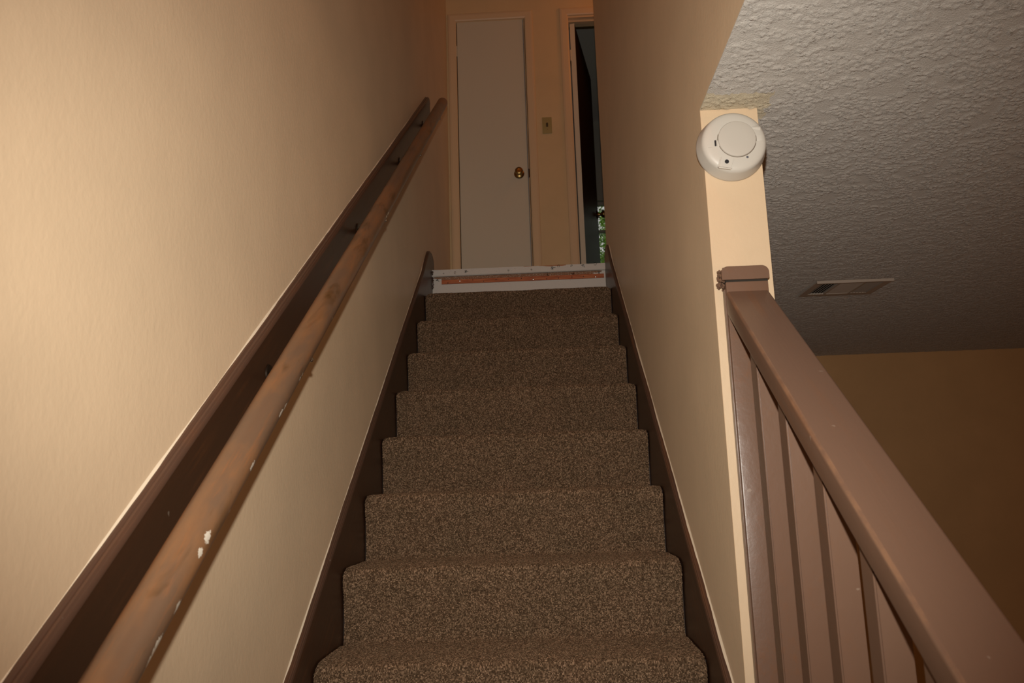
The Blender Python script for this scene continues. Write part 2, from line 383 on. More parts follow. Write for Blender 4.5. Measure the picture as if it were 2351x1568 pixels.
# ---------------------------------------------------------------- closet door
d = bpy.data.objects.new('door_1', None); COL.objects.link(d); d.location = (C0+.006, BY, UF)
struct(d, 'narrow flat off-white closet door with a brass knob', 'door')
obj('door_panel', mbox(.0585, .5115, BY+.002, BY+.037, UF+.01, 3.549, bev=.0015), 'door_white', d)
kz, kx = 2.424, .4542
kn = obj('door_knob', lathe(nb(), [(0, .0), (.033, .0), (.034, .003), (.031, .007), (.022, .011), (.014, .014), (.0115, .024), (.013, .032), (.022, .037), (.0265, .045), (.027, .052), (.0235, .061), (.015, .066), (.011, .0655), (.0, .0645)], (kx, BY+.002, kz), (0, -1, 0)), 'brass', d, True)
kn['label'] = 'round brass knob'
obj('strike_plate', mbox(.516, .530, BY-.006, BY-.0015, kz-.030, kz+.030, bev=.001), 'dark_metal', d)
for hz in (UF+.20, 3.33):
    bm = nb(); tube(bm, [(.0545, BY-.004, hz-.038), (.0545, BY-.004, hz+.038)], .0045, 10); obj('hinge', bm, 'door_white', d, True)
obj('latch_edge', mbox(.5125, .5155, BY+.003, BY+.034, UF+.012, 3.548), mat('bluish_door_edge', (.42, .45, .46), .5), d)

# ---------------------------------------------------------------- bedroom door, standing open
d = bpy.data.objects.new('door_2', None); COL.objects.link(d); d.location = (.8335, BY+.035, UF)
struct(d, 'dark brown door standing open into the bedroom, pale hinge edge facing the stairs', 'door')
a0 = Vector((.870, BY+.035)); a1 = Vector((1.027, 3.845)); dr = (a1-a0).normalized(); nr = Vector((-dr.y, dr.x))   # nr points to -x
def dp(u, v, z): q = a0 + dr*u + nr*v; return Vector((q.x, q.y, z))
L_ = (a1-a0).length; zb, zt = UF+.012, 3.517
bm = nb(); c = [bm.verts.new(dp(u, v, z)) for u in (0.001, L_) for v in (0, .033) for z in (zb, zt)]
for q in ((0, 1, 3, 2), (4, 6, 7, 5), (0, 4, 5, 1), (2, 3, 7, 6), (0, 2, 6, 4), (1, 5, 7, 3)): bm.faces.new([c[i] for i in q])
obj('door_panel', bm, 'door_brown', d)
bm = nb(); c = [bm.verts.new(dp(u, v, z)) for u in (-.001, .001) for v in (0, .033) for z in (zb, zt)]
for q in ((0, 1, 3, 2), (4, 6, 7, 5), (0, 4, 5, 1), (2, 3, 7, 6), (0, 2, 6, 4), (1, 5, 7, 3)): bm.faces.new([c[i] for i in q])
e_ = obj('hinge_edge', bm, 'door_white', d); e_['label'] = 'pale hinge edge of the door'
for sgn, v0 in ((-1, 0), (1, .033)):
    c0 = dp(L_-.06, v0, 2.380); ax = Vector((nr.x, nr.y, 0))*sgn
    obj('door_knob', lathe(nb(), [(0, 0), (.033, 0), (.034, .003), (.028, .008), (.014, .012), (.0115, .024), (.014, .031), (.023, .037), (.027, .046), (.026, .056), (.018, .064), (0, .066)], c0, ax, 32), 'brass', d, True)
for hz in (UF+.22, 3.28):
    bm = nb(); p0 = dp(-.004, .034, hz-.04); p1 = dp(-.004, .034, hz+.04); tube(bm, [p0, p1], .005, 10); obj('hinge', bm, 'door_white', d, True)

# ---------------------------------------------------------------- bedroom window and garden
w = bpy.data.objects.new('window_1', None); COL.objects.link(w); w.location = (WX0, 5.5, WZ0); struct(w, 'bedroom window with green leaves outside', 'window')
bm = nb(); box(bm, WX0-.06, WX0, 5.478, 5.5, WZ0-.06, WZ1+.05); box(bm, WX1, WX1+.06, 5.478, 5.5, WZ0-.06, WZ1+.05); box(bm, WX0, WX1, 5.478, 5.5, WZ1, WZ1+.05); box(bm, WX0, WX1, 5.46, 5.5, WZ0-.06, WZ0)
obj('window_casing', bm, 'grey', w)
bm = nb(); box(bm, WX0, WX0+.03, 5.53, 5.58, WZ0, WZ1); box(bm, WX1-.03, WX1, 5.53, 5.58, WZ0, WZ1); box(bm, WX0, WX1, 5.53, 5.58, WZ1-.03, WZ1); box(bm, WX0, WX1, 5.53, 5.58, WZ0, WZ0+.03); box(bm, WX0, WX1, 5.53, 5.58, 2.81, 2.832)
obj('window_frame', bm, 'grey', w); obj('window_pane', mbox(WX0+.03, WX1-.03, 5.553, 5.557, WZ0+.03, WZ1-.03), 'glass', w)
struct(obj('ground', mbox(-8, 12, 5.7, 20, FL-.3, FL-.1), 'lawn'), 'garden ground outside the window', 'ground')
t = thing('leafy_tree', 'leafy green tree seen through the bedroom window', 'tree', (1.9, 7.6, FL-.1))
bm = nb(); tube(bm, [(1.9, 7.6, FL-.1), (1.85, 7.55, .8), (1.95, 7.6, 2.2), (1.9, 7.5, 3.6)], [.09, .07, .05, .03], 10); obj('trunk', bm, 'bark', t, True)
br = nb()
for k in range(16):
    z0 = 1.6 + k*.13; a = random.uniform(0, 6.28); l = random.uniform(.5, 1.1)
    tube(br, [(1.9, 7.55, z0), (1.9+math.cos(a)*l*.5, 7.55+math.sin(a)*l*.5, z0+.15), (1.9+math.cos(a)*l, 7.55+math.sin(a)*l, z0+.25)], [.02, .013, .006], 6)
obj('branches', br, 'bark', t, True)
bm = nb()
for k in range(17000):
    c = Vector((1.75+random.gauss(0, .6), 7.6+random.gauss(0, .5), 2.9+random.gauss(0, .75))); u = Vector((random.gauss(0, 1), random.gauss(0, 1), random.gauss(0, .6))).normalized(); v = u.orthogonal().normalized(); nn = u.cross(v); l = random.uniform(.025, .05)
    q = [c-u*l, c-u*l*.2+v*l*.4+nn*.006, c+u*l, c-u*l*.2-v*l*.4+nn*.006]; bm.faces.new([bm.verts.new(p) for p in q])
lv = obj('foliage', bm, 'leaf', t); lv['kind'] = 'stuff'

# ---------------------------------------------------------------- light switch
t = thing('light_switch', 'almond light switch plate on the tan wall between the two doorways', 'light switch', (.652, BY, 2.756))
obj('switch_plate', mbox(.620, .684, BY-.006, BY-.0005, 2.698, 2.814, bev=.002), 'almond', t, True)
bm = nb(); tube(bm, [(.652, BY-.0055, 2.757), (.652, BY-.016, 2.770)], [.0055, .0045], 8); obj('toggle', bm, 'almond_dark', t, True)
obj('toggle_slot', mbox(.645, .659, BY-.0072, BY-.006, 2.744, 2.771), 'almond_dark', t)
for z in (2.728, 2.786): obj('screw', lathe(nb(), [(0, .0015), (.0028, .001), (.003, 0)], (.652, BY-.006, z), (0, -1, 0), 12), 'steel', t)

# ---------------------------------------------------------------- staircase
st = thing('staircase', 'staircase with brown skirt boards and a bare white top riser, climbing between the walls', 'staircase', (0, 0, FL))
pts = [(-6*T+.015, FL)]
for k in range(-6, 8):
    pts += [(k*T+.024, k*RR-RR-.011 if k > -6 else FL+.001), (k*T+.024, k*RR-.011)]
    pts += [((k+1)*T+.024, k*RR-.011)]
# solid stepped block under the carpet, closed along the underside
low = [(8*T+.014, 7*RR-.4), (1.2, .3*RR), (.2, FL+.35), (.0, FL+.001)]
clean = []
for q in pts[1:] + low:
    if not clean or (abs(q[0]-clean[-1][0]) + abs(q[1]-clean[-1][1])) > 1e-5: clean.append(q)
bm = nb(); prism(bm, clean, .0005, SW-.0005); obj('steps', bm, 'dark_step', st)
# bare top riser: nosing lip, recessed riser board, tack strip, torn backing
bm = nb(); box(bm, .0005, SW-.0005, LY-.002, LY+.035, UF-.036, UF-.0005)
e = [x for x in bm.edges if all(abs(v.co.y-(LY-.002)) < 1e-5 for v in x.verts) and abs(x.verts[0].co.z-x.verts[1].co.z) < 1e-5]
bmesh.ops.bevel(bm, geom=e, offset=.003, segments=3, affect='EDGES'); obj('nosing_board', bm, 'white', st)['label'] = 'scuffed white nosing board'
obj('riser_board', mbox(.0005, SW-.0005, LY+.016, LY+.030, UF-.20, UF-.036), 'white', st)['label'] = 'bare white riser board'
bm = nb(); n = 260
top = []; bot = []
for i in range(n+1):
    x = .01 + (SW-.03)*i/n; top.append((x, UF-.037)); bot.append((x, UF-.0565 + .005*nz(x*45, 3) + (.012 if x < .05 or x > .84 else 0) - .0))
vt = [[bm.verts.new((x, y, z)) for x, z in r] for r, y in ((top, LY+.0160), (top, LY+.0125), (bot, LY+.0125), (bot, LY+.0160))]
for a, b in ((0, 1), (1, 2), (2, 3)):
    for i in range(n): bm.faces.new((vt[a][i], vt[a][i+1], vt[b][i+1], vt[b][i]))
obj('carpet_backing', bm, 'backing', st)['label'] = 'frayed remnant of torn carpet backing'
tk = obj('tack_strip', mbox(.0495, .894, LY+.007, LY+.0159, UF-.076, UF-.0545), 'tack', st); tk['label'] = 'bare orange wood tack strip'
for i in range(13):
    x = .09 + i*.0635 + random.uniform(-.012, .012); z = UF-.0655+random.uniform(-.006, .006)
    big = i in (1, 7, 12)
    obj('nail', lathe(nb(), [(0, .003), (.0035 if big else .0022, .002), (.004 if big else .0025, 0)], (x, LY+.007, z), (0, -1, 0), 12), 'steel' if big else 'black', tk)

def board(name, xb, xf, path, hb, m, parent, prof, bottom=None):
    """board on a wall: path = top edge points (y,z); prof = (fraction of thickness, drop) across the moulded top"""
    bm = nb(); P = [Vector((0, y, z)) for y, z in path]; rows = []; lo = []
    for i, p in enumerate(P):
        d = (P[min(i+1, len(P)-1)] - P[max(i-1, 0)]).normalized(); nn = Vector((0, -d.z, d.y))
        row = [Vector((xb + (xf-xb)*f, p.y, p.z)) - nn*dd for f, dd in prof]
        yb, zb2 = bottom(p); sx = 1 if xf > xb else -1
        row += [Vector((xf, p.y, p.z)) - nn*.0125, Vector((xb, p.y, p.z)) - nn*.0125]; rows.append([bm.verts.new(v) for v in row])
        lo.append((Vector((xf-sx*.0006, p.y, p.z)) - nn*.0128, Vector((xf-sx*.0006, yb, zb2)), Vector((xb, yb, zb2)), Vector((xb, p.y, p.z)) - nn*.0128))
    def sweep(bm, rows):
        k = len(rows[0])
        for a, b in zip(rows, rows[1:]):
            for j in range(k): bm.faces.new((a[j], a[(j+1) % k], b[(j+1) % k], b[j]))
        bm.faces.new(rows[0]); bm.faces.new(rows[-1][::-1])
    sweep(bm, rows); b2 = nb(); sweep(b2, [[b2.verts.new(v) for v in r] for r in lo])
    o = obj(name, b2, m, parent); c = obj('cap_moulding', bm, 'moulding', parent, True); c['label'] = 'moulded cap along the board edge, flash light painted into its lighter brown'; return o
PROF = [(0, .0), (.25, .0), (.38, .0025), (.46, .0022), (.60, .0005), (.74, .0012), (.82, .0045), (.90, .0045), (1, .0085)]
def smooth_path(P, n=5):
    out = []
    for i in range(len(P)-1):
        p0 = P[max(i-1, 0)]; p1 = P[i]; p2 = P[i+1]; p3 = P[min(i+2, len(P)-1)]
        for q in range(n):
            t = q/n; out.append(tuple(.5*(2*b + (c-a)*t + (2*a-5*b+4*c-d)*t*t + (3*b-3*c+d-a)*t**3) for a, b, c, d in zip(p0, p1, p2, p3)))
    return out + [P[-1]]
def skirt_path(h, ear, y0=-1.91):
    v = h/s_.y; out = []; y = y0
    while y < 1.74: out.append((y, y*SL+v+.0012*nz(y*6, h))); y += .03
    return out + smooth_path([(1.77, 1.77*SL+v)] + ear)
lp = skirt_path(.0955, [(1.84, 1.483), (1.91, 1.538), (1.97, 1.584), (2.02, 1.606), (2.07, 1.609), (2.11, 1.601), (2.138, 1.585), (2.15, 1.56), (2.152, UF+.001)])
rp = skirt_path(.0955, [(1.84, 1.484), (1.90, 1.542), (1.955, 1.578), (2.0, 1.590), (2.04, 1.585), (2.075, 1.563), (2.094, 1.535), (2.097, UF+.001)])
sb = lambda p: (p.y, max(FL+.001, p.y*SL-.24) if p.y < 2.0 else 2.0*SL-.24)
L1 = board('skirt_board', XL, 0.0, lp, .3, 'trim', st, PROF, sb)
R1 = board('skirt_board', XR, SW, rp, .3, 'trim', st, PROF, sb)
def caulk(xw, sx, path, parent, y0, y1, base=.0014, amp=.0022, seed=0., drop=0.):
    bm = nb(); rows = []
    P = [p for p in path if y0 <= p[0] <= y1]; dense = []
    for a, b in zip(P, P[1:]):
        for q in range(6): dense.append((a[0]+(b[0]-a[0])*q/6, a[1]+(b[1]-a[1])*q/6))
    for i, (y, z) in enumerate(dense):
        a = dense[max(0, i-1)]; b = dense[min(len(dense)-1, i+1)]; d = Vector((0, b[0]-a[0], b[1]-a[1])).normalized(); nn = Vector((0, -d.z, d.y))
        w = base + amp*(nz(y*4.5, seed) + .35*nz(y*30, seed+5)); w = max(.0004, w)*min(1, i/12+.05, (len(dense)-1-i)/40+.02)
        p = Vector((xw, y, z))
        rows.append([bm.verts.new(v) for v in (p + nn*w*1.5, p + nn*w*.7 + Vector((sx*w*.55, 0, 0)), p + Vector((sx*w*1.2, 0, 0)) + nn*.0003, p-nn*.001)])
    for a, b in zip(rows, rows[1:]):
        for j in range(4): bm.faces.new((a[j], a[(j+1) % 4], b[(j+1) % 4], b[j]))
    bm.faces.new(rows[0]); bm.faces.new(rows[-1][::-1]); return obj('caulk_bead', bm, 'caulk', parent, True)
caulk(XL, 1, lp, L1, -1.5, 1.9, seed=1.3); caulk(XR, -1, rp, R1, PY+.001, 2.0, base=.0022, amp=.0022, seed=7.7)

# ---------------------------------------------------------------- stair carpet: one continuous waterfall runner
def carpet_profile():
    pts = []
    def add(y, z, fine): pts.append((y, z, fine))
    for k in range(-6, 8):
        y0 = k*T; z0 = k*RR
        if k > -7:
            base = z0-RR+(.003 if k == -6 else 0)
            add(y0+.0135, base+.006, k); add(y0+.0165, base+.016, k); add(y0+.016, base+.05, k); add(y0+.010, z0-.075, k); add(y0+.001, z0-.042, k)
        else: add(y0+.014, z0-RR+.19, k)
        for a in np.linspace(-25, 90, 9):
            r = .0135; aa = math.radians(a); add(y0+.012-r*math.cos(aa)-.0005, z0-.0135-.0002+r*math.sin(aa), k)
        add(y0+.06, z0+.001, k); add(y0+.15, z0-.0005, k); add(y0+T+.004, z0, k)
    add(8*T+.012, 7*RR, 8); return pts
cp = carpet_profile()
seg = []; D = .0024
for a, b in zip(cp, cp[1:]):
    l = math.hypot(b[0]-a[0], b[1]-a[1]); step = D if a[2] >= -1 else .03
    n = max(1, int(round(l/step)))
    for q in range(n): seg.append((a[0]+(b[0]-a[0])*q/n, a[1]+(b[1]-a[1])*q/n, a[2]))
seg.append(cp[-1])
S_ = np.array([(a[0], a[1]) for a in seg]); kk = np.array([a[2] for a in seg])
tan = np.gradient(S_, axis=0); tan /= np.linalg.norm(tan, axis=1)[:, None]+1e-9
nor = np.stack([-tan[:, 1], tan[:, 0]], 1)
nx = 380; xs = np.linspace(.0035, SW-.0035, nx)
ny = len(S_)
X = np.tile(xs, (ny, 1)); Y = np.tile(S_[:, 0:1], (1, nx)); Z = np.tile(S_[:, 1:2], (1, nx))
X += rng.normal(0, .0006, X.shape); Zj = rng.normal(0, .0006, X.shape)
disp = rng.normal(0, .0006, X.shape)
low1 = np.array([[0]]);
yy = np.arange(ny)*D; wav = .0018*np.sin(xs[None, :]*11+yy[:, None]*3.1) + .0014*np.sin(xs[None, :]*23-yy[:, None]*17)
disp = disp + wav*.5
# corners of each nosing curl down where the carpet is wrapped at its sides
edge = np.minimum(xs, SW-xs); ef = np.clip(1-edge/.028, 0, 1)**2
dn = np.abs(((S_[:, 0]+.02) % T)-.02); nf = np.exp(-((dn-.004)/.022)**2)
fz = (S_[:, 1] % RR); nf2 = np.where((fz > RR-.05) | (fz < .004), nf, nf*.4)
Z -= ef[None, :]*nf2[:, None]*.016
disp = disp - ef[None, :]*.002
# binding edges tuck back irregularly
Y += nor[:, 0:1]*disp + tan[:, 0:1]*Zj; Z += nor[:, 1:2]*disp + tan[:, 1:2]*Zj
verts = np.stack([X, Y, Z], -1).reshape(-1, 3)
idx = np.arange(ny*nx).reshape(ny, nx)
quads = np.stack([idx[:-1, :-1], idx[:-1, 1:], idx[1:, 1:], idx[1:, :-1]], -1).reshape(-1, 4)
me = bpy.data.meshes.new('stair_carpet'); me.from_pydata(verts.tolist(), [], quads.tolist())
at = me.attributes.new('tuft', 'FLOAT', 'FACE')
v2 = rng.random((ny-1, nx-1))
at.data.foreach_set('value', v2.reshape(-1).astype(np.float32)); me.update()
cpt = link('stair_carpet', me, 'carpet'); tag(cpt, 'brown heathered carpet wrapped over every step of the stairs below the bare riser', 'carpet')

bm = nb()
for i in range(46):
    z = UF-.004-.105*random.random(); c = Vector((.0015+.006*random.random()**1.6, LY+(-.002 if z > UF-.036 else .0155), z))
    bmesh.ops.create_icosphere(bm, subdivisions=1, radius=random.uniform(.0016, .0042), matrix=Matrix.Translation(c) @ Matrix.Diagonal((1, .35, 1.2, 1)))
obj('paint_bleed', bm, 'trim', st)['label'] = 'ragged brown paint on the left end of the white riser'

# torn staples and carpet fuzz left on the bare landing edge
g = 'torn staples and fuzz on the bare landing edge'
def staple(x, z, s, kind, y, rotz):
    bm = nb()
    if kind == 0:
        p = [Vector((-1, 0, -.6)), Vector((-.6, -.5, .7)), Vector((.5, -.6, .8)), Vector((.8, -.3, -.2)), Vector((-.1, -.5, -.9))]
    elif kind == 1:
        p = [Vector((-1, 0, 0)), Vector((-.2, -.4, .2)), Vector((.3, -.5, .9)), Vector((.5, -.7, -.1)), Vector((1.1, -.2, -.6))]
    else:
        p = [Vector((math.cos(a)*.6, -.3-.1*math.sin(a*2), math.sin(a))) for a in np.linspace(0, 5.6, 9)]
    c, sn = math.cos(rotz), math.sin(rotz)
    q = [Vector((x+(v.x*c-v.z*sn)*s, y+v.y*s*.6, z+(v.x*sn+v.z*c)*s)) for v in p]
    if kind == 1:
        for k in range(5): tube(bm, [q[1], q[1]+Vector((random.uniform(-s, s), -s*.3, random.uniform(-s, s)))], .0010, 5)
    tube(bm, q, .0011, 5)
    o = obj('staple', bm, 'dark_metal'); return o
sp_ = [(.122, UF-.020, .0065, 2), (.181, UF-.018, .0085, 1), (.062, UF-.022, .003, 0), (.400, UF-.020, .004, 0), (.520, UF-.021, .004, 0), (.632, UF-.018, .0105, 1), (.662, UF-.007, .007, 0), (.728, UF-.009, .0055, 2), (.787, UF-.011, .0095, 1), (.850, UF-.004, .0095, 0)]
rx = ['bent dark staple', 'tuft of torn fuzz', 'curled staple']
where = ['in the white nosing near the left skirt board', 'left of centre in the nosing, second cluster from the left', 'nearest the left end of the white nosing', 'just left of the middle of the white nosing', 'at the middle of the white nosing', 'right of the middle of the nosing below the light switch', 'at the worn wood edge of the nosing', 'shaped like a small ring right of the worn wood', 'second from the right end of the nosing', 'nearest the right skirt board on the nosing']
for i, (x, z, s, k) in enumerate(sp_):
    o = staple(x, z, s, k, LY-.0015, random.uniform(-1, 1)); tag(o, f'{["bent dark staple", "torn dark staple tuft", "curled dark staple"][k]} {where[i]}', 'staple', g)
for i, (x, z) in enumerate([(.027, UF-.055), (.870, UF-.049), (.605, UF-.050), (.735, UF-.049)]):
    o = staple(x, z, .009, 1, LY+.013, i*1.1); tag(o, 'torn dark tuft under the nosing, ' + ['far left beside the tack strip', 'far right end', 'right of the middle', 'between the middle and the right end'][i], 'staple', g)

# ---------------------------------------------------------------- wall handrail on the left
hr = thing('handrail', 'worn brown round handrail on a brown backing board along the left wall', 'handrail', (XL, 0, 0))
def hb_path():
    out = []; v = .795/s_.y; y = -1.9
    while y < 1.90: out.append((y, y*SL+v+.001*nz(y*5, 9))); y += .03
    for a in np.linspace(0, 1, 10): out.append((1.90+.145*a, 1.90*SL+v+.107*a - .05*max(0, a-.72)**1.5*7))
    return out
hp = hb_path()
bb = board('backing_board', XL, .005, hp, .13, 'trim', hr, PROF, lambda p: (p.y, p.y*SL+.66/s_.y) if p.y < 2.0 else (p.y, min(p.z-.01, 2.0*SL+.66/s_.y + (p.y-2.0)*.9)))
bb['label'] = 'dark brown moulded backing board'
caulk(XL, 1, hp, bb, -1.8, 1.6, base=.0014, amp=.0022, seed=3.1)
# rail: round section swept up the slope, dense so that chips can be marked on it
RC, RH, RA = .0745, .7595, .0272
s0, s1 = s_of(-1.7, RH), s_of(2.035, RH); ns, na = 1050, 44
rv = []; chips = []
cl = []   # chips: (s, angle, size) on the outer lower side
random.seed(11)
for _ in range(11):
    cl.append((random.uniform(s0+.5, s0+2.6), math.radians(random.uniform(-34, -8)), random.uniform(.002, .0042), random.uniform(1.5, 4)))
def chip_at(px, py, ang, size, el):
    # slope distance whose outer side projects near the given image point
    best = None
    for k in range(800):
        s = s0+(s1-s0)*k/800; P = sh(RC+RA*math.cos(ang), s, RH+RA*math.sin(ang)); v = P-CAM; dz = v.dot(fwd)
        if dz <= .05: continue
        qx = 1175.5+1800*v.dot(right)/dz; qy = 784-1800*v.dot(up)/dz; e = abs(qy-py)
        if best is None or e < best[0]: best = (e, s)
    cl.append((best[1], ang, size, el))
chip_at(457, 1228, math.radians(18), .0050, 2.0); chip_at(461, 1240, math.radians(8), .0035, 1.2); chip_at(453, 1270, math.radians(12), .0052, 1.4)
chip_at(575, 1070, math.radians(-10), .0038, 3); chip_at(635, 950, math.radians(-12), .004, 3); chip_at(340, 1480, math.radians(-14), .0042, 3); chip_at(383, 1395, math.radians(-16), .0036, 3); chip_at(335, 1500, math.radians(-24), .005, 4)
for i in range(ns+1):
    s = s0+(s1-s0)*i/ns; e = (s1-s)
    rad = RA*(1 if e > .012 else math.sqrt(max(0.35, 1-((.012-e)/.014)**2)))
    for j in range(na):
        a = 2*math.pi*j/na; c, q = math.cos(a), math.sin(a)
        rr2 = rad*(1 + .0) * (1/((abs(c)**2.06+abs(q)**2.06)**(1/2.06)))*(1+.006*nz(s*8, j*.2))
        rv.append(tuple(sh(RC+rr2*c, s, RH+rr2*q)))
        f = 0
        for cs, ca, cz, el in cl:
            ds = (s-cs)/(cz*el); da = (math.atan2(math.sin(a-ca), math.cos(a-ca))*RA)/cz
            t_ = 1-math.sqrt(ds*ds+da*da)*.55
            if t_ > f: f = t_
        chips.append(f)
fc = [(i*na+j, i*na+(j+1) % na, (i+1)*na+(j+1) % na, (i+1)*na+j) for i in range(ns) for j in range(na)]
fc.append(tuple(range(na))[::-1]); fc.append(tuple(ns*na+j for j in range(na)))
me = bpy.data.meshes.new('rail'); me.from_pydata(rv, [], fc); me.transform(Matrix.Translation((-XL, 0, 0)))
for p in me.polygons: p.use_smooth = len(p.vertices) == 4
a_ = me.attributes.new('chip', 'FLOAT', 'POINT'); a_.data.foreach_set('value', np.array(chips, dtype=np.float32)); me.update()
ra = link('rail', me, 'rail', hr); ra['label'] = 'round wooden rail with worn orange patches and chipped paint'
for i, y in enumerate((-1.12, -.375, .375, 1.09, 1.74)):
    s = s_of(y, RH); bm = nb()
    tube(bm, [sh(.004, s, RH-.050), sh(.022, s, RH-.052), sh(.040, s, RH-.050), sh(.060, s, RH-.042), sh(RC, s, RH-RA-.003)], [.010, .007, .006, .006, .008], 12)
    b = obj('bracket', bm, 'dark_metal', hr, True)
    bm = nb(); lathe(bm, [(0, .003), (.018, .003), (.020, 0), (0, 0)], sh(.0052, s, RH-.046), (1, 0, 0), 24); obj('mounting_plate', bm, 'dark_metal', b, True)
    c0 = sh(RC+.017, s+.012, RH-RA+.004); bm = nb(); lathe(bm, [(.0045, -.004), (.005, .002), (.003, .0045), (0, .005)], c0, sh(.25, 0, -1)-sh(0, 0, 0), 12); obj('screw', bm, 'steel', b, True)

# ---------------------------------------------------------------- guard rail on the right
gr = thing('stair_guardrail', 'brown painted guard rail with square balusters fixed to the right wall end', 'railing', (.979, PY, FL))
NF = -.318
nw = obj('newel_post', mbox(.9350, 1.0210, NF, PY-.0005, FL, .789, bev=.0025), 'post', gr, True)
bm = nb(); cpf = [(.9275, .7925), (1.0200, .7925), (1.0225, .7945), (1.0232, .7975)]
for a in np.linspace(0, 90, 8): cpf.append((1.0085+.0147*math.cos(math.radians(a)), .8065+.0140*math.sin(math.radians(a))))
for a in np.linspace(90, 180, 8): cpf.append((.9405+.0135*math.cos(math.radians(a)), .8065+.0140*math.sin(math.radians(a))))
fr = [bm.verts.new((x, NF-.004, z)) for x, z in cpf]; bk = [bm.verts.new((x, PY-.0005, z)) for x, z in cpf]
bm.faces.new(fr); bm.faces.new(bk[::-1])
for i in range(len(cpf)): bm.faces.new((fr[i], bk[i], bk[(i+1) % len(cpf)], fr[(i+1) % len(cpf)]))
obj('post_cap', bm, 'post', nw, True)
obj('cap_neck', mbox(.9350, 1.0205, NF+.001, PY-.0005, .788, .793), 'gap', nw)
bm = nb()
for i in range(60):
    c = Vector((.9295+random.uniform(-.0055, .005), random.uniform(NF+.003, PY-.003), .780+.036*i/60+random.uniform(-.002, .002)))
    bmesh.ops.create_icosphere(bm, subdivisions=1, radius=random.uniform(.0018, .0036), matrix=Matrix.Translation(c) @ Matrix.Scale(1.3, 4, (0, 0, 1)))
obj('paint_drips', bm, 'post', nw, True)['label'] = 'lumpy dried paint on the left edge of the cap'
obj('edge_bead', mbox(.9330, .9352, NF+.008, NF+.014, FL+.2, .775, bev=.0008), 'post', nw)
# top rail
HT, TH = .8075, .040
bm = nb(); rows = []
prof = []
x0, x1 = .9335, 1.0210
for (cx, cy, a0_, a1_) in ((x1-.006, HT-.006, 0, 90), (x0+.006, HT-.006, 90, 180), (x0+.004, HT-TH+.004, 180, 270), (x1-.004, HT-TH+.004, 270, 360)):
    r = .006 if cy > HT-.02 else .004
    for a in np.linspace(a0_, a1_, 5): prof.append((cx+r*math.cos(math.radians(a)), cy+r*math.sin(math.radians(a))))
def yfix(x, h, y): s = s_of(y, h); return sh(x, s, h)
A = [bm.verts.new(yfix(x, h, NF-.0005)) for x, h in prof]; B = [bm.verts.new(yfix(x, h, -1.88)) for x, h in prof]
for i in range(len(prof)): j = (i+1) % len(prof); bm.faces.new((A[i], A[j], B[j], B[i]))
bm.faces.new(A); bm.faces.new(B[::-1]); obj('top_rail', bm, 'post_worn', gr, True)
# bottom stringer
bm = nb(); prism(bm, [(PY-.035, PY*SL+.09/s_.y-.035*SL), (-1.80, -1.80*SL+.09/s_.y), (-1.80, max(FL, -1.80*SL-.2)), (-1.5, FL), (-1.2, FL), (PY-.035, PY*SL-.30)], SW+.001, 1.021)
obj('closed_stringer', bm, 'post', gr)
def baluster(y, first=None):
    x0, x1, dpt = .9455, .9835, .038
    ztop_f = y*SL + (HT-TH)/s_.y; ztop_b = (y+dpt)*SL + (HT-TH)/s_.y; zf = y*SL+.088/s_.y; zb_ = (y+dpt)*SL+.088/s_.y
    bm = nb(); prism(bm, [(y, zf), (y+dpt, zb_), (y+dpt, ztop_b), (y, ztop_f)], x0, x1)
    bmesh.ops.bevel(bm, geom=[e for e in bm.edges if e.calc_length() > .3], offset=.0022, segments=2, affect='EDGES')
    o = obj('baluster', bm, 'post', gr, True); return o
for i in range(10): baluster(-.4525-.1437*i)

# ---------------------------------------------------------------- smoke detector on the wall end
DX, DZ = .9765, 1.0905; DC = Vector((DX, PY, DZ))
sd = thing('smoke_detector', 'round ivory smoke detector on the narrow wall end above the guard rail', 'smoke detector', DC)
obj('base', lathe(nb(), [(0, .0006), (.0655, .0006), (.0660, .010), (.0640, .012), (0, .012)], DC, (0, -1, 0), 72), 'det', sd, True)
def det_h(r):   # dome height for a radius
    R = .0715
    if r > .064: return .034 - (r-.064)/(R-.064)*.010
    if r > .056: return .040 - (r-.056)/.008*.006
    return .040 + .0025*math.cos(r/.056*math.pi/2)
prof = [(0, .0425), (.036, .0425), (.0385, .0423), (.048, .0418), (.0560, .0408), (.0615, .0392), (.0650, .0367), (.0670, .0335), (.0680, .0300), (.0702, .020), (.0730, .008), (.0738, .003), (.0732, .001), (.060, .001)]
obj('housing', lathe(nb(), prof, DC, (0, -1, 0), 96), 'det', sd, True)
cc = DC + Vector((.0045, 0, .0040))
cv = obj('cover_disc', lathe(nb(), [(.0395, .0385), (.0395, .0438), (.0385, .0452), (.034, .0462), (.020, .0470), (0, .0472)], cc, (0, -1, 0), 80), 'det2', sd, True); cv['label'] = 'smooth round cover disc'
bm = nb()
for a0_, a1_ in ((200, 345), (163, 182), (350, 368)):
    pts_ = [cc + Vector((math.cos(math.radians(a))*.0401, -.0425, math.sin(math.radians(a))*.0401)) for a in np.linspace(a0_, a1_, 26)]; tube(bm, pts_, .0007, 6)
obj('seam', bm, mat('shadow_seam_plastic', (.18, .14, .10), .6), sd)
